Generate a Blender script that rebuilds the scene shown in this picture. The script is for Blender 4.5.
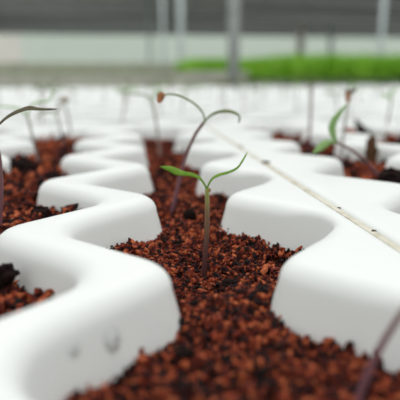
import bpy, math
import numpy as np
from mathutils import Vector
rng = np.random.default_rng(7)
for o in list(bpy.data.objects): bpy.data.objects.remove(o)
SC = bpy.context.scene
COL = SC.collection

# ------------------------------------------------------------------ camera
H = 0.06            # camera height above the tray tops (m): one unit of tray lengths below
ZT = 0.85           # height of the tray tops above the floor
FPX, HZ, VX = 550.0, 78.0, 130.0
pitch = math.atan((200-HZ)/FPX)
yaw = math.atan((200-VX)/(FPX/math.cos(pitch)))
FW = Vector((math.sin(yaw)*math.cos(pitch), math.cos(yaw)*math.cos(pitch), -math.sin(pitch)))
RT = Vector((math.cos(yaw), -math.sin(yaw), 0))
UP = RT.cross(FW)
EYE = Vector((0, 0, ZT+H))
cam_d = bpy.data.cameras.new('camera'); cam = bpy.data.objects.new('camera', cam_d); COL.objects.link(cam)
cam.location = EYE; cam.rotation_euler = (math.pi/2-pitch, 0, -yaw)
cam_d.sensor_width = 36; cam_d.lens = FPX/400*36
cam_d.clip_start = 0.004; cam_d.clip_end = 200
cam_d.dof.use_dof = True
cam_d.dof.focus_distance = (Vector((0.5*H, 3.95*H, ZT-0.1*H))-EYE).dot(FW)
cam_d.dof.aperture_fstop = 8.2
SC.camera = cam

# ------------------------------------------------------------------ light: overcast daylight through the clear roof
w = bpy.data.worlds.new('World'); SC.world = w; w.use_nodes = True
nt = w.node_tree; bg = nt.nodes['Background']
tc = nt.nodes.new('ShaderNodeTexCoord'); sx = nt.nodes.new('ShaderNodeSeparateXYZ'); cr = nt.nodes.new('ShaderNodeValToRGB')
nt.links.new(tc.outputs['Generated'], sx.inputs[0]); nt.links.new(sx.outputs['Z'], cr.inputs[0]); nt.links.new(cr.outputs[0], bg.inputs[0])
cr.color_ramp.elements[0].position = 0.0; cr.color_ramp.elements[0].color = (0.58, 0.61, 0.60, 1)
cr.color_ramp.elements[1].position = 0.8; cr.color_ramp.elements[1].color = (0.97, 1.0, 0.98, 1)
bg.inputs[1].default_value = 1.0
sun_d = bpy.data.lights.new('sun', 'SUN'); sun_d.energy = 0.75; sun_d.angle = math.radians(60)
sun = bpy.data.objects.new('sun', sun_d); COL.objects.link(sun); sun.rotation_euler = (math.radians(-22), math.radians(10), 0)
SC.view_settings.view_transform = 'Standard'; SC.view_settings.look = 'None'
SC.view_settings.gamma = 1; SC.view_settings.use_curve_mapping = False
SC.view_settings.exposure = 0.10

# ------------------------------------------------------------------ helpers
def tray_pt(x, y, z=0.0):            # tray units -> world metres
    return Vector((x*H, y*H, ZT+z*H))
def at(u, v, y):                     # the point at depth y (metres along +Y) seen at u, v
    r = FW*FPX + RT*(u-200) + UP*(200-v)
    return EYE + r*(y/r.y)
def mesh(name, verts, faces, mats, smooth=True, fmat=None):
    me = bpy.data.meshes.new(name)
    me.from_pydata([tuple(map(float, v)) for v in verts], [], [tuple(map(int, f)) for f in faces])
    for m in (mats if isinstance(mats, (list, tuple)) else [mats]): me.materials.append(m)
    if smooth: me.polygons.foreach_set('use_smooth', [True]*len(me.polygons))
    if fmat is not None: me.polygons.foreach_set('material_index', fmat)
    me.update()
    return me
def link(name, me, parent=None, loc=(0, 0, 0)):
    o = bpy.data.objects.new(name, me); COL.objects.link(o); o.location = loc
    if parent: o.parent = parent
    return o
def tag(o, label=None, cat=None, group=None, kind=None):
    if label: o['label'] = label
    if cat: o['category'] = cat
    if group: o['group'] = group
    if kind: o['kind'] = kind
    return o
def empty(name, loc, label, cat, group=None):
    o = bpy.data.objects.new(name, None); COL.objects.link(o); o.location = loc; o.empty_display_size = .01
    return tag(o, label, cat, group)
class MB:
    def __init__(s): s.v = []; s.f = []
    def box(s, x0, x1, y0, y1, z0, z1):
        n = len(s.v)
        s.v += [(x0,y0,z0),(x1,y0,z0),(x1,y1,z0),(x0,y1,z0),(x0,y0,z1),(x1,y0,z1),(x1,y1,z1),(x0,y1,z1)]
        s.f += [tuple(n+i for i in q) for q in ((3,2,1,0),(4,5,6,7),(0,1,5,4),(1,2,6,5),(2,3,7,6),(3,0,4,7))]
        return s
    def tube(s, pts, rad, n=10, cap=True):
        pts = [Vector(p) for p in pts]; k = len(pts); b = len(s.v)
        rad = rad if hasattr(rad, '__len__') else [rad]*k
        a = None
        for i, p in enumerate(pts):
            t = (pts[min(i+1, k-1)]-pts[max(i-1, 0)]).normalized()
            if a is None: a = t.cross(Vector((0.31, 0.9, 0.2))).normalized()
            a = (a-t*a.dot(t)).normalized(); c = t.cross(a)
            for j in range(n):
                q = 2*math.pi*j/n
                s.v.append(tuple(p+(a*math.cos(q)+c*math.sin(q))*rad[i]))
        for i in range(k-1):
            for j in range(n):
                s.f.append((b+i*n+j, b+i*n+(j+1)%n, b+(i+1)*n+(j+1)%n, b+(i+1)*n+j))
        if cap:
            s.f.append(tuple(b+j for j in reversed(range(n)))); s.f.append(tuple(b+(k-1)*n+j for j in range(n)))
        return s
    def build(s, name, mat, parent=None, loc=(0, 0, 0), smooth=False):
        return link(name, mesh(name, s.v, s.f, mat, smooth), parent, loc)
def spline(pts, n=24):               # Catmull-Rom through points
    P = [Vector(p) for p in pts]; P = [P[0]*2-P[1]]+P+[P[-1]*2-P[-2]]
    out = []; m = len(P)-3
    for i in range(n+1):
        t = i/n*m; k = min(int(t), m-1); t -= k
        a, b, c, d = P[k:k+4]
        out.append(0.5*((2*b)+(c-a)*t+(2*a-5*b+4*c-d)*t*t+(3*b-a-3*c+d)*t**3))
    return out
def vnoise(x, y, seed=0):            # smooth value noise, vectorised
    xi = np.floor(x).astype(np.int64); yi = np.floor(y).astype(np.int64); fx = x-xi; fy = y-yi
    def hs(a, b):
        q = (a*374761393+b*668265263+seed*974711) & 0x7fffffff
        q = ((q ^ (q >> 13))*1274126177) & 0x7fffffff
        return ((q ^ (q >> 16)) & 0xffff)/65535.0
    fx = fx*fx*(3-2*fx); fy = fy*fy*(3-2*fy)
    return (hs(xi, yi)*(1-fx)+hs(xi+1, yi)*fx)*(1-fy)+(hs(xi, yi+1)*(1-fx)+hs(xi+1, yi+1)*fx)*fy

# ------------------------------------------------------------------ materials
def mat(name, color, rough=0.5, spec=0.5, **kw):
    m = bpy.data.materials.new(name); m.use_nodes = True
    b = m.node_tree.nodes['Principled BSDF']
    b.inputs['Base Color'].default_value = (*color, 1); b.inputs['Roughness'].default_value = rough
    b.inputs['Specular IOR Level'].default_value = spec
    for k, v in kw.items(): b.inputs[k.replace('_', ' ')].default_value = v
    return m
def ramp_on(m, src, stops, inp='Base Color'):
    n = m.node_tree; r = n.nodes.new('ShaderNodeValToRGB'); b = n.nodes['Principled BSDF']
    el = r.color_ramp.elements
    while len(el) < len(stops): el.new(0.5)
    for e, (p, c) in zip(el, stops): e.position = p; e.color = (*c, 1)
    n.links.new(src, r.inputs[0]); n.links.new(r.outputs[0], b.inputs[inp])
    return r
def noise_mat(name, c0, c1, scale, rough=0.6, lo=.35, hi=.65, bump=0, coord='Object', **kw):
    m = mat(name, c0, rough, **kw); n = m.node_tree
    t = n.nodes.new('ShaderNodeTexCoord'); q = n.nodes.new('ShaderNodeTexNoise'); q.inputs['Scale'].default_value = scale; q.inputs['Detail'].default_value = 5
    n.links.new(t.outputs[coord], q.inputs['Vector'])
    ramp_on(m, q.outputs['Fac'], [(lo, c0), (hi, c1)])
    if bump:
        bp = n.nodes.new('ShaderNodeBump'); bp.inputs['Strength'].default_value = bump; bp.inputs['Distance'].default_value = .002
        n.links.new(q.outputs['Fac'], bp.inputs['Height']); n.links.new(bp.outputs[0], n.nodes['Principled BSDF'].inputs['Normal'])
    return m
def translucent(name, c0, c1, scale, mix, tcol):
    m = noise_mat(name, c0, c1, scale, .7, spec=.2); n = m.node_tree
    t = n.nodes.new('ShaderNodeBsdfTranslucent'); t.inputs[0].default_value = (*tcol, 1)
    x = n.nodes.new('ShaderNodeMixShader'); x.inputs[0].default_value = mix
    out = n.nodes['Material Output']
    n.links.new(n.nodes['Principled BSDF'].outputs[0], x.inputs[1]); n.links.new(t.outputs[0], x.inputs[2]); n.links.new(x.outputs[0], out.inputs[0])
    return m
def island_mat(name, stops, rough=.8, patch=0):
    m = mat(name, (.1, .03, .02), rough, .25); n = m.node_tree
    g = n.nodes.new('ShaderNodeNewGeometry')
    if patch:                         # darker and redder patches of peat
        t = n.nodes.new('ShaderNodeTexCoord'); q = n.nodes.new('ShaderNodeTexNoise'); q.inputs['Scale'].default_value = patch; q.inputs['Detail'].default_value = 2
        n.links.new(t.outputs['Object'], q.inputs['Vector'])
        a = n.nodes.new('ShaderNodeMath'); a.operation = 'MULTIPLY_ADD'; a.inputs[1].default_value = 2.2; a.inputs[2].default_value = -1.12; n.links.new(q.outputs['Fac'], a.inputs[0])
        b = n.nodes.new('ShaderNodeMath'); b.operation = 'ADD'; b.use_clamp = True; n.links.new(a.outputs[0], b.inputs[0]); n.links.new(g.outputs['Random Per Island'], b.inputs[1])
        ramp_on(m, b.outputs[0], stops)
    else: ramp_on(m, g.outputs['Random Per Island'], stops)
    return m
def stem_mat(name, stops):
    m = mat(name, stops[0][1], .45, .4, Subsurface_Weight=.0); n = m.node_tree
    t = n.nodes.new('ShaderNodeTexCoord'); s = n.nodes.new('ShaderNodeSeparateXYZ')
    n.links.new(t.outputs['Generated'], s.inputs[0]); ramp_on(m, s.outputs['Z'], stops)
    return m
M_TRAY = noise_mat('white_plastic', (.80, .815, .80), (.84, .85, .835), 9, .36, spec=.22)
M_LIP = noise_mat('stained_lip', (.68, .64, .54), (.42, .36, .24), 90, .6, .4, .7)
M_SOIL = island_mat('coco_peat_crumbs', [(0, (.005, .003, .003)), (.24, (.017, .005, .005)), (.42, (.060, .010, .007)), (.64, (.155, .022, .010)), (.86, (.29, .048, .017)), (1, (.46, .12, .045))], .9, 330)
M_SOILB = noise_mat('coco_peat_bed', (.018, .006, .004), (.11, .024, .010), 700, .9, .3, .7, spec=.1)
M_CRUMB = noise_mat('brown_crumb', (.05, .032, .02), (.11, .07, .04), 500, .9)
M_BARK = noise_mat('black_bark', (.006, .005, .005), (.026, .012, .010), 500, .95, bump=.3, spec=.1)
M_STEM = stem_mat('stem_skin', [(0, (.060, .020, .022)), (.35, (.11, .042, .036)), (.75, (.19, .115, .055)), (1, (.30, .34, .08))])
M_STEMP = stem_mat('purple_stem_skin', [(0, (.19, .085, .105)), (.5, (.17, .07, .085)), (1, (.17, .10, .08))])
M_STEMG = stem_mat('grey_stem_skin', [(0, (.30, .23, .22)), (.6, (.24, .21, .18)), (1, (.25, .28, .16))])
def leaf_mat(name, c0, c1, tc, mix=.35):
    return translucent(name, c0, c1, 350, mix, tc)
M_LEAF = leaf_mat('bright_leaf', (.12, .27, .025), (.26, .42, .06), (.35, .55, .06))
M_LEAFO = leaf_mat('olive_leaf', (.11, .15, .05), (.22, .26, .10), (.26, .34, .10), .3)
M_LEAFD = leaf_mat('dark_leaf', (.075, .06, .032), (.13, .105, .055), (.12, .10, .04), .12)
M_LEAFP = leaf_mat('pale_leaf', (.28, .46, .18), (.40, .58, .26), (.40, .60, .25))
M_HUSK = noise_mat('seed_husk', (.40, .15, .05), (.12, .035, .015), 300, .7, .4, .65)
M_BUD = mat('bud', (.30, .17, .05), .6)
M_DROP = mat('water', (1, 1, 1), .03, .5)
_n = M_DROP.node_tree; _t = _n.nodes.new('ShaderNodeBsdfTransparent'); _g = _n.nodes.new('ShaderNodeBsdfGlossy'); _g.inputs['Roughness'].default_value = .05
_f = _n.nodes.new('ShaderNodeFresnel'); _f.inputs[0].default_value = 1.33; _x = _n.nodes.new('ShaderNodeMixShader')      # thin clear water film
_n.links.new(_f.outputs[0], _x.inputs[0]); _n.links.new(_t.outputs[0], _x.inputs[1]); _n.links.new(_g.outputs[0], _x.inputs[2]); _n.links.new(_x.outputs[0], _n.nodes['Material Output'].inputs[0])
M_DECK = noise_mat('bench_top', (.45, .46, .45), (.58, .59, .57), 8, .6)
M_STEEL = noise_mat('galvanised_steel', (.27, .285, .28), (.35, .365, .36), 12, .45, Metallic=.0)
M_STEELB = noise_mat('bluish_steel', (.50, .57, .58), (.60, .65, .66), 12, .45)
M_PINK = noise_mat('pinkish_paint', (.78, .68, .64), (.84, .75, .70), 12, .6)
M_FLOOR = noise_mat('gravel', (.20, .19, .16), (.34, .32, .28), 30, .9)
M_FILM = translucent('greenhouse_film', (.62, .72, .62), (.74, .82, .73), .7, .62, (.88, .98, .87))
M_NET = translucent('shade_netting', (.035, .038, .037), (.12, .125, .12), 1.3, .5, (.17, .175, .17))
n_ = M_NET.node_tree; mp = n_.nodes.new('ShaderNodeMapping'); mp.inputs['Scale'].default_value = (.12, 1.5, 1)   # the cloth hangs in bands across the house
tcn = [q for q in n_.nodes if q.type == 'TEX_COORD'][0]; nzn = [q for q in n_.nodes if q.type == 'TEX_NOISE'][0]
n_.links.new(tcn.outputs['Object'], mp.inputs[0]); n_.links.new(mp.outputs[0], nzn.inputs['Vector'])
trn = [q for q in n_.nodes if q.type == 'BSDF_TRANSLUCENT'][0]; rq = n_.nodes.new('ShaderNodeValToRGB'); n_.links.new(nzn.outputs['Fac'], rq.inputs[0]); n_.links.new(rq.outputs[0], trn.inputs[0])
rq.color_ramp.elements[0].position = .38; rq.color_ramp.elements[0].color = (.05, .053, .05, 1); rq.color_ramp.elements[1].position = .64; rq.color_ramp.elements[1].color = (.27, .28, .27, 1)
M_SLAT = noise_mat('pale_pipe', (.42, .43, .42), (.52, .53, .52), 4, .5)
M_BEIGE = translucent('beige_sheet', (.72, .69, .62), (.80, .77, .70), 2, .65, (1, .96, .88))
M_OLIVE = noise_mat('olive_board', (.46, .48, .38), (.58, .59, .47), 6, .8)
M_BROWN = noise_mat('weathered_board', (.52, .51, .45), (.64, .62, .56), 6, .8)
M_BLACK = mat('black_edge', (.03, .035, .03), .7)
M_GRASS = island_mat('grass_blades', [(0, (.12, .32, .012)), (.4, (.24, .54, .022)), (.8, (.36, .68, .06)), (1, (.46, .74, .14))], .5)
M_SPARSE = island_mat('sparse_blades', [(0, (.15, .18, .09)), (.5, (.28, .33, .20)), (1, (.42, .48, .34))], .6)

# ------------------------------------------------------------------ setting
def plane(name, c, mat_):
    o = link(name, mesh(name, c, [(0, 1, 2, 3)], mat_, False)); o['kind'] = 'structure'; return o
YW = 20.0; ZR = ZT+H+1.45; YR0 = 9.6
f_ = MB().box(-9, 14, -8, YW+2, -.05, 0).build('floor', M_FLOOR); f_['kind'] = 'structure'
XD0, XD1, ZD = -6.4, at(22, 50, YW).x, ZR-.05
wl = link('wall_far', mesh('wall_far', [(-9, YW, 0), (XD0, YW, 0), (XD1, YW, 0), (14, YW, 0), (14, YW, ZR), (XD1, YW, ZR), (XD0, YW, ZR), (-9, YW, ZR), (XD0, YW, ZD), (XD1, YW, ZD)],
    [(0, 1, 8, 6, 7), (8, 9, 5, 6), (2, 3, 4, 5, 9)], M_FILM, False)); wl['kind'] = 'structure'
plane('wall_left', [(-9, -8, 0), (-9, YW, 0), (-9, YW, ZR), (-9, -8, ZR)], M_FILM)
plane('wall_right', [(14, -8, 0), (14, YW, 0), (14, YW, ZR), (14, -8, ZR)], M_FILM)
plane('ceiling', [(-9, YR0, ZR), (14, YR0, ZR), (14, YW, ZR), (-9, YW, ZR)], M_NET)
for i, y in enumerate((10.4, 11.2, 12.1, 13.1, 14.4, 16.0, 18.0)):
    o = MB().tube([(-9, y, ZR-.06), (14, y, ZR-.06)], .022 if i % 2 else .03, 8).build('trim_%d' % (i+1), M_SLAT, smooth=True); o['kind'] = 'structure'
plane('door_1', [(XD0, YW, 0), (XD1, YW, 0), (XD1, YW, ZD), (XD0, YW, ZD)], M_BEIGE)

# ------------------------------------------------------------------ trays
P = 1.83
HN, HB = 0.295, 0.93                 # half width of a channel at a neck and at a cell
DRAFT, DEP, RF = 0.26, 0.78, 0.145    # wall slope, channel depth, shoulder radius
_t = np.linspace(0, 2, 801)          # one cell: distance from cell centre / half pitch
def _raw(t):
    t = np.abs(((t+1) % 2)-1)
    return np.clip(1-(t-.18)/.72, 0, 1)
_k = np.exp(-.5*(np.linspace(-.3, .3, 121)/.095)**2); _k /= _k.sum()
_s = np.array([(_raw(q+np.linspace(-.3, .3, 121))*_k).sum() for q in _t])
def half_width(y, yc):
    t = ((y-yc)/(P/2)) % 2
    return HN+(HB-HN)*np.interp(t, _t, _s)
def smooth(x): x = np.clip(x, 0, 1); return x*x*(3-2*x)
def tray_mesh(name, xl, xr, y0, y1, cols):
    """cols: (axis x, first cell y, number of cells); all in tray units, z = 0 at the tops"""
    ys = np.unique(np.concatenate([np.linspace(y0+.12, y1-.12, int((y1-y0)/P*44)), y0+.12*(1-np.cos(np.linspace(0, math.pi/2, 5))), y1-.12*(1-np.cos(np.linspace(0, math.pi/2, 5)))]))
    ang = np.linspace(0, math.pi/2, 7)
    rows = []
    for y in ys:
        e = min(y-y0, y1-y); zr = 0 if e >= .12 else -.10*(1-math.sqrt(max(0, 1-(1-e/.12)**2)))
        edges = [(xl, 1, None)]
        for (cx, yc, n) in cols:
            a, b = yc-P/2+(.16 if yc-P/2 < y0+.3 else -.2), yc+(n-.5)*P+(-.16 if yc+(n-.5)*P > y1-.3 else .2)
            g = float(smooth((y-a)/.16)*smooth((b-y)/.16))
            wv = float(half_width(y, yc)); d = .01
            sl = (float(half_width(y+d, yc))-float(half_width(y-d, yc)))/(2*d)
            edges += [(cx-wv, -1, (g, math.hypot(1, sl))), (cx+wv, 1, (g, math.hypot(1, sl)))]
        edges.append((xr, -1, None))
        row = []
        def side(x, s, info, room=9):        # points from the channel floor up to the flat top, s = +1: strip lies towards +x
            if info is None: g, k, r, dr = 1, 1, .07, .03
            else: g, k = info; k = min(k, 1.35); r, dr = min(RF, .46*room/k), DRAFT
            out = []
            for q in (1, .8, .6, .4): out.append((x-s*dr*k*g*(DEP*q-r), -r-(DEP-r)*q if False else -DEP*q))
            for q in ang: out.append((x+s*r*k*(1-math.cos(q)), -r*(1-math.sin(q))))
            return [(px, pz*g) for px, pz in out]
        for i in range(0, len(edges), 2):
            room = edges[i+1][0]-edges[i][0]; L = side(*edges[i], room); R_ = side(*edges[i+1], room)[::-1]
            a, b = L[-1][0], R_[0][0]
            row += L+[(a+(b-a)*q, 0) for q in (.25, .5, .75)]+R_
        rows.append([(px, y, pz+(zr if pz > -.3 else 0)) for px, pz in row])
    n = len(rows[0])
    v = [p for r in rows for p in r]
    f = [(i*n+j, i*n+j+1, (i+1)*n+j+1, (i+1)*n+j) for i in range(len(rows)-1) for j in range(n-1)]
    for row, y, fl in ((0, y0, 1), (len(rows)-1, y1, 0)):     # end skirts
        b = len(v); v += [(p[0], y, -DEP) for p in rows[row]]
        for j in range(n-1):
            q = (b+j, b+j+1, row*n+j+1, row*n+j); f.append(q if fl else q[::-1])
    b = len(v); v += [(xl, y0, -DEP), (xr, y0, -DEP), (xr, y1, -DEP), (xl, y1, -DEP)]; f.append((b+3, b+2, b+1, b))
    return np.array(v), f
MOUNDS = ((-.10, 4.02, .30, .13), (.95, 4.75, .30, .09), (.85, 3.15, .22, .08), (.5, 3.55, .28, -.03), (.45, 2.75, .35, .04))
def soil_level(x, y, seed, base):
    for bx, by, br, bh in MOUNDS: base = base+bh*np.exp(-((x-bx)**2+(y-by)**2)/br**2)
    return base+.10*(vnoise(x*3, y*3, seed)-.5)+.06*(vnoise(x*8, y*8, seed+1)-.5)+.035*(vnoise(x*22, y*22, seed+2)-.5)
ICO_V = None
def ico():
    global ICO_V, ICO_F
    if ICO_V is None:
        p = (1+5**.5)/2
        ICO_V = np.array([(-1,p,0),(1,p,0),(-1,-p,0),(1,-p,0),(0,-1,p),(0,1,p),(0,-1,-p),(0,1,-p),(p,0,-1),(p,0,1),(-p,0,-1),(-p,0,1)])/math.hypot(1, p)
        ICO_F = np.array([(0,11,5),(0,5,1),(0,1,7),(0,7,10),(0,10,11),(1,5,9),(5,11,4),(11,10,2),(10,7,6),(7,1,8),(3,9,4),(3,4,2),(3,2,6),(3,6,8),(3,8,9),(4,9,5),(2,4,11),(6,2,10),(8,6,7),(9,8,1)])
    return ICO_V, ICO_F
def soil_object(cx, yc, ncell, ya, yb, base, seed, dens, size, label):
    """bed of loose coco peat in one channel: an uneven bed with crumbs lying on it"""
    ys = np.arange(ya, yb, .03); us = np.linspace(-1, 1, 36)
    X = cx+us[None, :]*(half_width(ys, yc)[:, None]+.06); Y = np.repeat(ys[:, None], 36, 1)
    Z = soil_level(X, Y, seed, base)-.015
    v = np.stack([X, Y, Z], -1).reshape(-1, 3)
    n = 36; k = len(ys)
    f = [(i*n+j, i*n+j+1, (i+1)*n+j+1, (i+1)*n+j) for i in range(k-1) for j in range(n-1)]
    fm = [0]*len(f)
    N = int((yb-ya)*1.2*dens)
    y = rng.uniform(ya, yb, N); u = rng.uniform(-1, 1, N); x = cx+u*half_width(y, yc)
    keep = (y > 1.2) & (rng.random(N) < np.clip((5.0/np.maximum(y, 1))**1.6, .12, 1))
    x, y = x[keep], y[keep]; N = len(x)
    s = size*np.exp(rng.normal(0, .5, N))*np.where(rng.random(N) < .10, 1.9, 1)*np.clip(y/5, 1, 2.2)
    s = np.minimum(s, size*3.2*np.clip(y/5, 1, 2.2))
    z = soil_level(x, y, seed, base)+rng.uniform(-.4, .8, N)*s+.03*(vnoise(x*14, y*14, seed+5)-.3)
    IV, IF = ico()
    A = rng.normal(size=(N, 3, 3)); Q, _ = np.linalg.qr(A)
    sc = s[:, None]*np.stack([rng.uniform(.7, 2.3, N), rng.uniform(.45, .95, N), rng.uniform(.35, .8, N)], -1)
    V = (IV[None]*rng.uniform(.65, 1.25, (N, 12, 1)))*sc[:, None, :]
    V = np.einsum('nij,nkj->nki', Q, V)+np.stack([x, y, z], -1)[:, None, :]
    F = (IF[None]+(np.arange(N)*12)[:, None, None]+len(v)).reshape(-1, 3)
    verts = np.concatenate([v, V.reshape(-1, 3)])*H
    c = np.array([cx*H, (ya+yb)/2*H, -DEP*H])
    me = mesh('coco_peat', verts-c, f+F.tolist(), [M_SOILB, M_SOIL], False, fm+[1]*len(F))
    o = link('coco_peat', me, None, (c[0], c[1], ZT+c[2]))
    tag(o, label, 'soil', 'coco peat in the tray channels', 'stuff')
    return o
XL, XR, Y0, Y1 = -5.92, 1.59, -.80, 12.08
YC = .14
AX = .51; PX = 1.765
acols = [(AX-3*PX, YC+P/2, 6), (AX-2*PX, YC, 7), (AX-PX, YC+P/2-.04, 6), (AX, YC, 7)]
def make_tray(xl, xr, y0, y1, cols, label, lip=None):
    cx, cy = (xl+xr)/2, (y0+y1)/2
    v, f = tray_mesh('seedling_tray', xl, xr, y0, y1, cols)
    v = (v-np.array([cx, cy, -DEP]))*H
    root = empty('seedling_tray', (cx*H, cy*H, ZT-DEP*H), label, 'tray', 'white seedling trays')
    link('tray_body', mesh('tray_body', v, f, M_TRAY), root)
    if lip:
        b = MB(); b.box((lip[0]-cx)*H, (lip[1]-cx)*H, (y0-cy+.05)*H, (y1-cy-.05)*H, (DEP-.5)*H, (DEP+lip[2])*H)
        o = b.build('rim_lip', M_LIP, root); o['label'] = 'beige stained lip along the tray edge'
    return root
trayA = make_tray(XL, XR, Y0, Y1, acols, 'sharp white seedling tray whose zigzag ribs fill the left and middle of the picture', (1.583, 1.634, -.02))
BX = 3.0; BY = YC+.22
bcols = [(BX, BY, 7), (BX+PX, BY+P/2, 6), (BX+2*PX, BY, 7), (BX+3*PX, BY+P/2, 6)]
trayB = make_tray(1.635, BX+3*PX+1.1, Y0+.22, Y1+.22, bcols, 'white seedling tray on the right, beyond the beige seam, around the seedling with pale leaves')

# far trays lie turned by ninety degrees, their ribs across the bench
fc = [(-5.25+i*3.5/2+.6, -6.44+.915+(i % 2)*.915, 7-(i % 2)) for i in range(4)]
fx0, fx1 = fc[0][0]-1.1, fc[-1][0]+1.1
fv, ff = tray_mesh('far', fx0, fx1, -6.44, 6.44, [(a, b+.02, n) for a, b, n in fc])
mx = (fx0+fx1)/2
fv = (fv-np.array([mx, 0, -DEP]))*H
far_me = mesh('tray_body', fv, ff, M_TRAY)
far_cells = [((a-mx), b+k*P) for a, b, n in fc for k in range(n)]     # cell centres in the tray's own frame
DW = fx1-fx0+.12; LW = 12.88+.14
far_spots = []
y = Y1+.45+DW/2
r = 0
while y*H < 3.9:
    xa, xb = -.236*(y+3)-1, .50*(y+3)+1
    off = 1.6-LW*.5+(.0, .0, 2.3, -1.7, .9, 3.1, -2.4, 1.2, .4, 2.0)[r % 10]
    k = math.floor((xa-off)/LW)
    while off+k*LW < xb:
        far_spots.append((off+k*LW+LW/2, y, r)); k += 1
    y += DW; r += 1
ords = ['first', 'second', 'third', 'fourth', 'fifth', 'sixth', 'seventh', 'eighth', 'ninth', 'tenth']
rows_n = {}
for x, y, r in far_spots:
    q = rows_n.get(r, 0); rows_n[r] = q+1
    o = link('seedling_tray', far_me, None, (x*H, y*H, ZT-DEP*H)); o.rotation_euler.z = math.pi/2
    tag(o, 'blurred white tray, %s from left in the %s row behind the sharp trays' % (ords[q], ords[r]), 'tray', 'white seedling trays')
YEND = (max(s[1] for s in far_spots)+DW/2)*H

# bench that carries the trays
bn = empty('bench', (0, 1.8, 0), 'long pale bench carrying all the white seedling trays', 'bench')
zb = ZT-DEP*H
MB().box(-1.6, 2.7, -.35-1.8, YEND+.03-1.8, zb-.04, zb-.0005).build('bench_top', M_DECK, bn)
for x in (-1.5, .55, 2.6):
    for y in (-.25, 1.8, YEND-.1):
        MB().box(x-.03, x+.03, y-.03-1.8, y+.03-1.8, 0, zb-.04).build('leg', M_STEEL, bn)

# coco peat in the channels
soil_object(AX, YC, 7, Y0+.25, 11.90, -.385, 3, 9500, .0100, 'rust red coco peat in the wide middle channel around the sharp seedling')
soil_object(AX-PX, YC+P/2-.04, 6, Y0+.8, 11.2, -.28, 11, 3000, .016, 'rust red coco peat in the channel at the left edge of the picture')
soil_object(AX-2*PX, YC, 7, Y0+.25, 11.90, -.34, 15, 300, .03, 'coco peat two channels left of the middle one, mostly outside the picture')
soil_object(BX, BY, 7, Y0+.5, 12.1, -.37, 19, 1500, .02, 'rust red coco peat to the right of the seam, under the bent seedling with pale leaves')
soil_object(BX+PX, BY+P/2, 6, Y0+1.1, 11.4, -.37, 23, 400, .03, 'coco peat at the far right edge of the right tray')

# ------------------------------------------------------------------ seedlings
def leaf_mesh(pts, wid, side, thick, n=22):
    """a blade along pts: wid = list of half widths along it, side = width direction (vector or list of two)"""
    c = spline(pts, n); m = 8; v = []; f = []
    for i, p in enumerate(c):
        t = (c[min(i+1, n)]-c[max(i-1, 0)]).normalized(); q = i/n
        sd = side[0].lerp(side[1], q) if isinstance(side, (list, tuple)) else side
        sd = (sd-t*sd.dot(t)).normalized(); nn = t.cross(sd)
        wq = float(np.interp(q, np.linspace(0, 1, len(wid)), wid)); th = min(thick, wq)
        for j in range(m):
            a = 2*math.pi*j/m
            cup = .25*wq*(math.cos(a)**2)
            v.append(p+sd*(wq*math.cos(a))+nn*(th*math.sin(a)+cup))
    for i in range(n):
        for j in range(m): f.append((i*m+j, i*m+(j+1) % m, (i+1)*m+(j+1) % m, (i+1)*m+j))
    f.append(tuple(range(m-1, -1, -1))); f.append(tuple(n*m+j for j in range(m)))
    return v, f
VIEW = Vector((.12, 1, -.1)).normalized(); VUP = Vector((0, .1, 1))
def seedling(label, y, base, stem, leaves, r, smat, husk=None, bud=False, group='seedlings in the near trays'):
    """stem: list of (u, v[, dy]); leaves: list of (points (u, v, dy), half widths px, side, material); depths in tray units"""
    Y = y*H
    def pt(q): return at(q[0], q[1], Y+(q[2]*H if len(q) > 2 else 0))
    b = pt(base); root = empty('seedling', b, label, 'seedling', group)
    px = Y/FPX                       # metres per pixel at this depth
    s = [pt(base)-Vector((0, 0, .06*H))]+[pt(q) for q in [base]+stem]
    c = spline(s, 30)
    rr = [r*px*(1.25-.35*i/30) for i in range(31)]
    m = MB(); m.tube([p-b for p in c], rr, 12); m.build('stem', smat, root, smooth=True)
    for pts, wid, side, lm in leaves:
        v, f = leaf_mesh([pt(q)-b for q in pts], [q*px for q in wid], side, .8*px)
        link('cotyledon', mesh('cotyledon', v, f, lm), root)
    if husk:                          # (u, v, dy, half length px, half width px, tilt)
        c0 = pt(husk[:3])-b; IV, IF = sphere(10, 14)
        ca, sa = math.cos(husk[5]), math.sin(husk[5])
        vv = []
        for q in IV:
            a, d, e = q[0]*husk[4]*px*(1+.25*q[2]), q[1]*husk[4]*.7*px, q[2]*husk[3]*px
            vv.append(c0+RT*(a*ca-e*sa)+Vector((0, 1, 0))*d+UP*(a*sa+e*ca))
        o = link('seed_coat', mesh('seed_coat', vv, IF, M_HUSK), root); o['label'] = 'orange brown husk still stuck to the leaf tip'
    if bud:
        c0 = pt(bud)-b; IV, IF = sphere(8, 10)
        link('bud', mesh('bud', [c0+Vector((q[0]*1.3*px, q[1]*1.3*px, q[2]*2.2*px)) for q in IV], IF, M_BUD), root)
    return root
def sphere(n, m):
    v = [(0, 0, 1)]; f = []
    for i in range(1, n):
        for j in range(m):
            a, b = math.pi*i/n, 2*math.pi*j/m
            v.append((math.sin(a)*math.cos(b), math.sin(a)*math.sin(b), math.cos(a)))
    v.append((0, 0, -1))
    for j in range(m): f.append((0, 1+j, 1+(j+1) % m)); f.append((len(v)-1, 1+(n-2)*m+(j+1) % m, 1+(n-2)*m+j))
    for i in range(n-2):
        for j in range(m): f.append((1+i*m+j, 1+(i+1)*m+j, 1+(i+1)*m+(j+1) % m, 1+i*m+(j+1) % m))
    return np.array(v), f
edge = VIEW+VUP*.42
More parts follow.
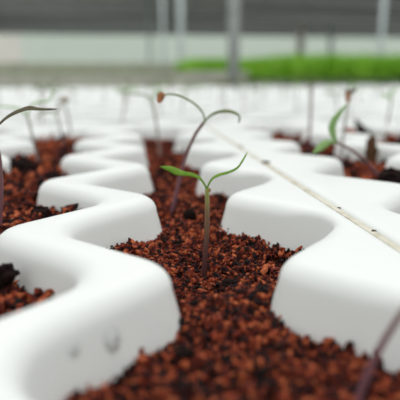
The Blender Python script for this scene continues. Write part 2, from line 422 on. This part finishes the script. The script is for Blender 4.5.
seedling('sharp green seedling with two spread leaves standing in the middle channel', 3.70, (204, 273),
    [(206, 245), (207.2, 218), (207.2, 200), (207, 188)],
    [([(207, 189), (204.5, 184), (200, 178), (193, 174.5), (184, 173), (178, 171.5), (170, 168.5), (160, 166.5)], [2.0, 2.0, 2.2, 2.7, 3.0, 3.6, 4.6, 3.4, .3], [VIEW+VUP*.5, VIEW*.55+VUP], M_LEAF),
     ([(207, 189), (209, 184), (213, 178.5), (220, 175), (229, 172.5), (237, 168.5), (242, 162), (247.5, 152, .05)], [2.0, 1.9, 2.3, 2.8, 2.7, 2.4, 2.2, 1.7, .3], edge, M_LEAF)],
    2.4, M_STEM, bud=(209.6, 190, -.03))
seedling('tall leaning seedling behind the sharp one, orange husk on its left leaf tip', 5.58, (172, 211),
    [(176, 195), (181, 173), (187, 153), (195, 135), (203.5, 123)],
    [([(203.5, 124), (204.5, 118), (201, 110), (193, 102.5), (183, 97), (172, 94), (163, 95)], [1.5, 1.7, 2.1, 2.4, 2.3, 1.8, 1.2], VIEW+VUP*.25, M_LEAFO),
     ([(203.5, 124), (208, 118), (215, 113.5), (225, 111.5), (234, 113), (239.5, 117), (238.5, 123)], [1.5, 2.2, 2.9, 3.8, 3.8, 2.8, .5], VIEW+VUP*.45, M_LEAFO)],
    1.8, M_STEMP, husk=(160.5, 97.5, 0, 6, 3.8, -.35))
seedling('dark leaved seedling cut by the left edge of the picture, purple stem', 4.66, (0, 223),
    [(1, 200), (1, 178), (-1, 155), (-8, 137)],
    [([(-8, 138), (-5, 130), (2, 122), (11, 115.5), (20, 111.5), (29, 108.8), (40, 109.5), (57, 109)], [2.4, 3.0, 3.8, 4.4, 4.4, 4.4, 2.6, .4], VIEW+VUP*.55, M_LEAFD),
     ([(-8, 138), (-13, 130), (-22, 124), (-38, 121)], [1.6, 2.2, 2.4, .4], VIEW+VUP*.2, M_LEAFD)],
    1.9, M_STEMP)
seedling('bent seedling with two pale green leaves in the right tray beside the seam', 6.3, (384, 181),
    [(377, 174), (367, 162.5), (356, 153), (346, 147), (336, 142)],
    [([(337, 142.5), (331, 141.5), (325, 143.5), (319, 148), (313, 153.5)], [.8, 2.6, 4.6, 4.2, .8], [VIEW*.4+VUP, VIEW*.4+VUP+RT*.5], M_LEAFP),
     ([(337, 142.5), (334, 136), (332.5, 128), (335, 120), (340, 113), (346, 105)], [.8, 3.2, 4.4, 3.8, 2.6, .8], [VIEW*.2+RT, VIEW*.3+RT], M_LEAFP)],
    1.5, M_STEMP)
seedling('thin upright seedling behind the bent one, orange husk and dark folded leaves on top', 7.9, (341, 163),
    [(342, 150), (344.5, 128), (346.5, 112), (348, 103)],
    [([(348, 99), (348.5, 95), (352, 91.5), (357, 89)], [1.8, 2.8, 2.4, .4], VIEW*.3+VUP, M_LEAFD),
     ([(348, 99), (347.5, 95), (347.5, 91.5), (345.5, 89.5)], [1.8, 2.6, 2.0, .5], VIEW*.3+RT, M_LEAFD)],
    1.0, M_STEMG, husk=(348, 97.5, -.04, 6, 2.7, -.1))
seedling('strongly blurred purple stem leaning out of the soil at the bottom right corner', 1.98, (356, 406),
    [(366, 378), (378, 352), (392, 328), (412, 300), (430, 285)],
    [([(430, 286), (440, 278), (456, 274), (480, 276)], [3, 4, 4, 1], VIEW+VUP*.3, M_LEAFO),
     ([(430, 286), (434, 274), (446, 262), (462, 256)], [3, 4, 4, 1], VIEW+VUP*.3, M_LEAFO)],
    4.0, M_STEMP)
seedling('blurred seedling in the left channel with a leaf raised to the right', 8.25, (38, 162),
    [(35, 148), (31, 130), (27, 115)],
    [([(27, 116), (20, 109), (10, 107), (-3, 106)], [1, 1.6, 1.6, .4], VIEW+VUP*.4, M_LEAFP),
     ([(27, 116), (31, 105.5), (40, 102), (49, 100.5), (54, 89)], [1, 1.6, 1.8, 2.2, .5], VIEW+VUP*.5, M_LEAFP)],
    1.0, M_STEMG)
seedling('blurred thin seedling far up the left channel, left of the one with a husk', 10.0, (65, 148),
    [(62.5, 137), (59, 124), (56, 112)],
    [([(56, 113), (50, 111), (42, 113), (36, 119)], [.8, 1.2, 1.4, .4], VIEW+VUP*.4, M_LEAFO),
     ([(56, 113), (58, 108), (62, 105)], [.8, 1.2, .4], VIEW+VUP*.4, M_LEAFO)],
    .8, M_STEMG)
seedling('blurred seedling with a small brown husk at the far end of the left channel', 10.9, (74, 144),
    [(71, 133), (68, 116), (65, 103)],
    [([(65, 104), (62, 101), (57, 102)], [.8, 1.2, .5], VIEW+VUP*.4, M_LEAFO), ([(65, 104), (67, 100), (70, 99)], [.8, 1.2, .5], VIEW+VUP*.4, M_LEAFO)],
    .8, M_STEMG, husk=(64.5, 99, -.05, 2.6, 2.2, 0))
seedling('blurred seedling at the far end of the middle channel, a long leaf to the left', 9.25, (160, 158),
    [(158.5, 140), (155.5, 118), (151.5, 100)],
    [([(151.5, 101), (148, 96.5), (140, 94), (127, 94)], [1, 1.6, 1.8, .4], VIEW+VUP*.4, M_LEAFO),
     ([(151.5, 101), (153, 96), (157, 92), (163, 91)], [1, 1.6, 2.0, .5], VIEW+VUP*.5, M_LEAFP)],
    1.1, M_STEMG)
seedling('tall thin blurred seedling right of the seam with its leaves against the green grass', 9.9, (309, 152),
    [(309.5, 135), (311, 108), (312, 84)],
    [([(312, 85), (306, 80), (299, 79)], [.8, 1.8, .5], VIEW+VUP*.4, M_LEAFO), ([(312, 85), (318, 80), (325, 79.5)], [.8, 1.8, .5], VIEW+VUP*.4, M_LEAFO)],
    1.2, M_STEMP)
seedling('blurred seedling with pale leaf at the right edge of the picture', 11.5, (385, 140),
    [(387, 125), (390, 108), (391.5, 98)],
    [([(391, 99), (386, 95), (380, 95)], [.8, 2, .6], VIEW*.5+VUP, M_LEAFP), ([(391, 99), (392, 93), (396, 88)], [.8, 2.2, .6], VIEW*.5+VUP, M_LEAFP)],
    1.0, M_STEMG)

# far seedlings standing in the turned trays: one mesh each
def far_seedling(seed):
    q = np.random.default_rng(seed); hgt = q.uniform(.75, 1.15)*H; ln = q.uniform(-.15, .15)*H
    m = MB(); c = spline([(0, 0, -.30*H), (0, 0, 0), (ln*.5, 0, hgt*.6-.3*H), (ln, 0, hgt-.3*H)], 8)
    m.tube(c, [.016*H]*9, 6); fm = [0]*len(m.f); v = [Vector(p) for p in m.v]; f = list(m.f)
    for s in (-1, 1):
        e = c[-1]; lv, lf = leaf_mesh([e, e+Vector((s*.08*H, 0, .08*H)), e+Vector((s*.2*H, s*.05*H, .10*H)), e+Vector((s*.34*H, s*.08*H, q.uniform(-.02, .12)*H))], [.02*H, .05*H, .055*H, .008*H], Vector((0, 1, .3)), .012*H, 8)
        b = len(v); v += lv; f += [tuple(b+i for i in g) for g in lf]; fm += [1]*len(lf)
    return mesh('seedling', v, f, [M_STEMG, M_LEAFP if seed % 2 else M_LEAFO], True, fm)
fmes = [far_seedling(i) for i in range(6)]
cand = []
for x, y, r in far_spots:
    for a, b in far_cells:
        X, Y = x-b, y+a
        dist = Vector((X*H, Y*H, 0)); d = dist.dot(Vector((FW.x, FW.y, 0)))
        u = 200+FPX*Vector((X*H, Y*H, -H*.6)).dot(RT)/Vector((X*H, Y*H, -H*.6)).dot(FW)
        if -6 < u < 406: cand.append((Y, X))
cand.sort()
cand = [c for i, c in enumerate(cand) if rng.random() < .62][:210]
for i, (Y, X) in enumerate(cand):
    o = link('seedling', fmes[i % 6], None, tray_pt(X+rng.uniform(-.15, .15), Y+rng.uniform(-.1, .1), -.02)); o.rotation_euler.z = rng.uniform(0, 6.28)
    tag(o, 'tiny blurred seedling standing in one of the far white trays', 'seedling', 'seedlings in the far trays')

# coco peat of the far trays: hidden low in their channels
for x, y, r in far_spots:
    if r > 1: continue
    v = []; f = []
    for a, b, n in fc:
        ys = np.arange(b-P/2+.1, b+(n-.5)*P-.1, .12); hw = half_width(ys, b+.02)+.06
        us = np.linspace(-1, 1, 12); X = (a-mx)+us[None]*hw[:, None]; Yq = np.repeat(ys[:, None], 12, 1)
        Z = DEP+soil_level(X, Yq, 31, -.32); b0 = len(v)
        v += (np.stack([X, Yq, Z], -1).reshape(-1, 3)*H).tolist()
        f += [(b0+i*12+j, b0+i*12+j+1, b0+(i+1)*12+j+1, b0+(i+1)*12+j) for i in range(len(ys)-1) for j in range(11)]
    o = link('coco_peat', mesh('coco_peat', v, f, M_SOILB), None, (x*H, y*H, ZT-DEP*H)); o.rotation_euler.z = math.pi/2
    tag(o, 'coco peat low in the channels of the blurred trays behind the sharp ones', 'soil', 'coco peat in the far trays', 'stuff')

# ------------------------------------------------------------------ larger black lumps, crumbs and drops
def chunk(name, p, r, seed, label, cat, group, mt=M_BARK):
    q = np.random.default_rng(seed); V, F = sphere(11, 16)
    d = q.uniform(.78, 1.2, len(V))[:, None]*(.75+.5*vnoise(V[:, 0]*2.3+seed*7+V[:, 2], V[:, 1]*2.3+V[:, 2]*1.7, seed))[:, None]; s = np.array(r)*H
    o = link(name, mesh(name, V*d*s, F, mt, False), None, p); o.rotation_euler.z = q.uniform(0, 3)
    return tag(o, label, cat, group)
def ground(u, v, d):
    r = FW*FPX+RT*(u-200)+UP*(200-v); return EYE+r*(d*H/-r.z)
g = 'black lumps in the coco peat'
chunk('bark_lump', ground(190, 215, 1.31), (.065, .06, .05), 1, 'black lump of peat left of the sharp seedling stem', 'lump', g)
chunk('bark_lump', ground(231, 283, 1.34), (.06, .05, .03), 2, 'black lump of peat right of the sharp seedling base', 'lump', g)
chunk('bark_lump', ground(18, 168, 1.17), (.19, .18, .15), 3, 'large black lump in the left channel near the purple stem', 'lump', g)
chunk('bark_lump', ground(41, 214, 1.20), (.10, .08, .06), 4, 'small black lump against the white tooth in the left channel', 'lump', g)
chunk('bark_lump', ground(5, 274, 1.16), (.07, .07, .07), 5, 'black lump on the soil in the nearest left cell', 'lump', g)
chunk('bark_lump', ground(394, 179, 1.12), (.17, .15, .11), 6, 'black lump at the right edge beside the bent seedling', 'lump', g)
chunk('bark_lump', ground(183, 352, 1.34), (.055, .05, .03), 8, 'blurred black lump low in the foreground soil', 'lump', g)
chunk('bark_lump', ground(250, 322, 1.35), (.045, .04, .025), 10, 'blurred black lump in the soil below the right white tooth', 'lump', g)
chunk('peat_clump', ground(371, 150, 1.07), (.085, .08, .22), 9, 'upright brown peat clump behind the bent seedling stem', 'lump', None, noise_mat('brown_clump', (.05, .03, .012), (.14, .055, .02), 300, .9))
g = 'dirt crumbs on the seam'
for i, (u, v, s, t) in enumerate(((266, 163, .045, 'largest dark dirt crumb on the beige seam, right of the sharp leaf tip'), (241, 147, .026, 'small brown dirt crumb on the seam just above the leaf tip'),
        (339, 208, .012, 'tiny brown dirt crumb halfway along the beige seam'), (374, 231, .014, 'tiny brown dirt crumb on the near end of the beige seam'))):
    chunk('dirt_crumb', ground(u, v, 1.02), (s*1.3, s, s*.6), 20+i, t, 'dirt crumb', g, M_CRUMB)
from mathutils.bvhtree import BVHTree
_me = [o for o in trayA.children if o.name.startswith('tray_body')][0].data
_bv = BVHTree.FromPolygons([v.co+trayA.location for v in _me.vertices], [tuple(p.vertices) for p in _me.polygons])
for u, v, sz, lab in ((112, 340, .060, 'largest water drop on the wall of the nearest left tooth'), (74, 350, .035, 'faint small water drop left of the larger one on the near tooth')):
    d = (FW*FPX+RT*(u-200)+UP*(200-v)).normalized(); p, n, _, _ = _bv.ray_cast(EYE, d)
    if n.dot(d) > 0: n = -n
    a = n.cross(Vector((0, 0, 1))).normalized(); b = n.cross(a); V, F = sphere(12, 18)
    o = link('water_drop', mesh('water_drop', [a*(q[0]*sz*.8*H)+b*(q[1]*sz*H)+n*(max(q[2], -.15)*sz*.3*H) for q in V], F, M_DROP), None, p)
    tag(o, lab, 'water drop', 'water drops on the near tooth')

# ------------------------------------------------------------------ background
def post(u, y, rad, z1, label, m, z0=0.0):
    p = at(u, 60, y); b = MB()
    root = empty('steel_post', (p.x, y, z0), label, 'post', 'greenhouse posts')
    MB().tube([(0, 0, .012), (0, 0, z1-z0)], rad, 14).build('pole', m, root, smooth=True)
    MB().box(-rad*2, rad*2, -rad*2, rad*2, 0, .012).build('base_plate', m, root)
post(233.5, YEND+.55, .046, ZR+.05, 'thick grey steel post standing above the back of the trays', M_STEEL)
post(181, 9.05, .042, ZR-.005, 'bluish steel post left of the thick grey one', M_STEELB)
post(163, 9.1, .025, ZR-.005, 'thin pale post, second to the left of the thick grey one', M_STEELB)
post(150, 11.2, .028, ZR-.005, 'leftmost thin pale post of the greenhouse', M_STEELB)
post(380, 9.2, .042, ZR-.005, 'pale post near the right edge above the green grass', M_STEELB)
post(300, 15.0, .10, at(300, 22, 15.0).z, 'short pinkish post behind the green grass', M_PINK)
post(330, 15.4, .06, at(330, 24, 15.4).z, 'short grey post right of the pinkish one', M_STEELB)

def blades(n, x0, x1, y0, y1, hgt, wid, seed):
    q = np.random.default_rng(seed)
    x = q.uniform(x0, x1, n); y = q.uniform(y0, y1, n); h = hgt*q.uniform(.6, 1.1, n); a = q.uniform(0, math.pi, n)
    dx, dy = q.normal(0, .25, n)*h, q.normal(0, .25, n)*h; cx, cy = np.cos(a)*wid/2, np.sin(a)*wid/2
    v = np.stack([np.stack([x-cx, y-cy, 0*x], -1), np.stack([x+cx, y+cy, 0*x], -1), np.stack([x+cx*.8+dx*.4, y+cy*.8+dy*.4, h*.6], -1), np.stack([x-cx*.8+dx*.4, y-cy*.8+dy*.4, h*.6], -1), np.stack([x+dx, y+dy, h], -1)], 1).reshape(-1, 3)
    f = []
    for i in range(n): f += [(5*i, 5*i+1, 5*i+2, 5*i+3), (5*i+3, 5*i+2, 5*i+4)]
    return v, f
def bench(u0, u1, y0, y1, vtop, label, topm, sidem, apron=.10):
    a, b = at(u0, 70, y0).x, at(u1, 70, y0).x; z = at(200, vtop, y0).z
    root = empty('bench', ((a+b)/2, (y0+y1)/2, 0), label, 'bench', 'benches behind the trays')
    hx, hy = (b-a)/2, (y1-y0)/2
    MB().box(-hx, hx, -hy, hy, z-.03, z).build('bench_top', topm, root)
    MB().box(-hx, hx, -hy-.015, -hy-.001, z-apron, z).build('apron', sidem, root)
    for sx_ in (-1, 1):
        for sy_ in (-1, 1):
            x, y = sx_*(hx-.06), sy_*(hy-.06); MB().box(x-.03, x+.03, y-.03, y+.03, 0, z-.03).build('leg', M_STEEL, root)
    return (a, b, y0, y1, z)
def crop(bb, n, hgt, wid, mt, seed, label, cat='grass', inset=.03):
    a, b, y0, y1, z = bb; cx, cy = (a+b)/2, (y0+y1)/2
    v, f = blades(n, a-cx+inset, b-cx-inset, y0-cy+inset, y1-cy-inset, hgt, wid, seed)
    o = link('grass', mesh('grass', v, f, mt, False), None, (cx, cy, z)); tag(o, label, cat, None, 'stuff')
y_ = YEND+.9
b1 = bench(282, 470, y_, y_+1.6, 78.5, 'low bench of bright green seedlings at the right edge', M_BLACK, M_BLACK, .05)
crop(b1, 7500, .235, .012, M_GRASS, 1, 'bright green grass like seedlings on the right hand bench behind the trays')
y_ = YEND+2.6
b2 = bench(188, 360, y_, y_+2.2, 71, 'grey sided bench of green seedlings behind the thick post', M_BROWN, M_BROWN, .16)
crop(b2, 9000, .17, .014, M_GRASS, 2, 'green grass like seedlings on the bench behind the thick post')
b3 = bench(-80, 190, YEND+2.0, YEND+4.0, 74, 'brown sided bench at the left behind the trays', M_OLIVE, M_BROWN, .17)
crop(b3, 3500, .06, .012, M_SPARSE, 3, 'thin pale seedlings on the brown bench at the left', 'seedlings')
b4 = bench(-90, 200, YEND+5.5, YEND+7.0, 63, 'olive sided bench below the pale far wall at the left', M_OLIVE, M_OLIVE, .22)
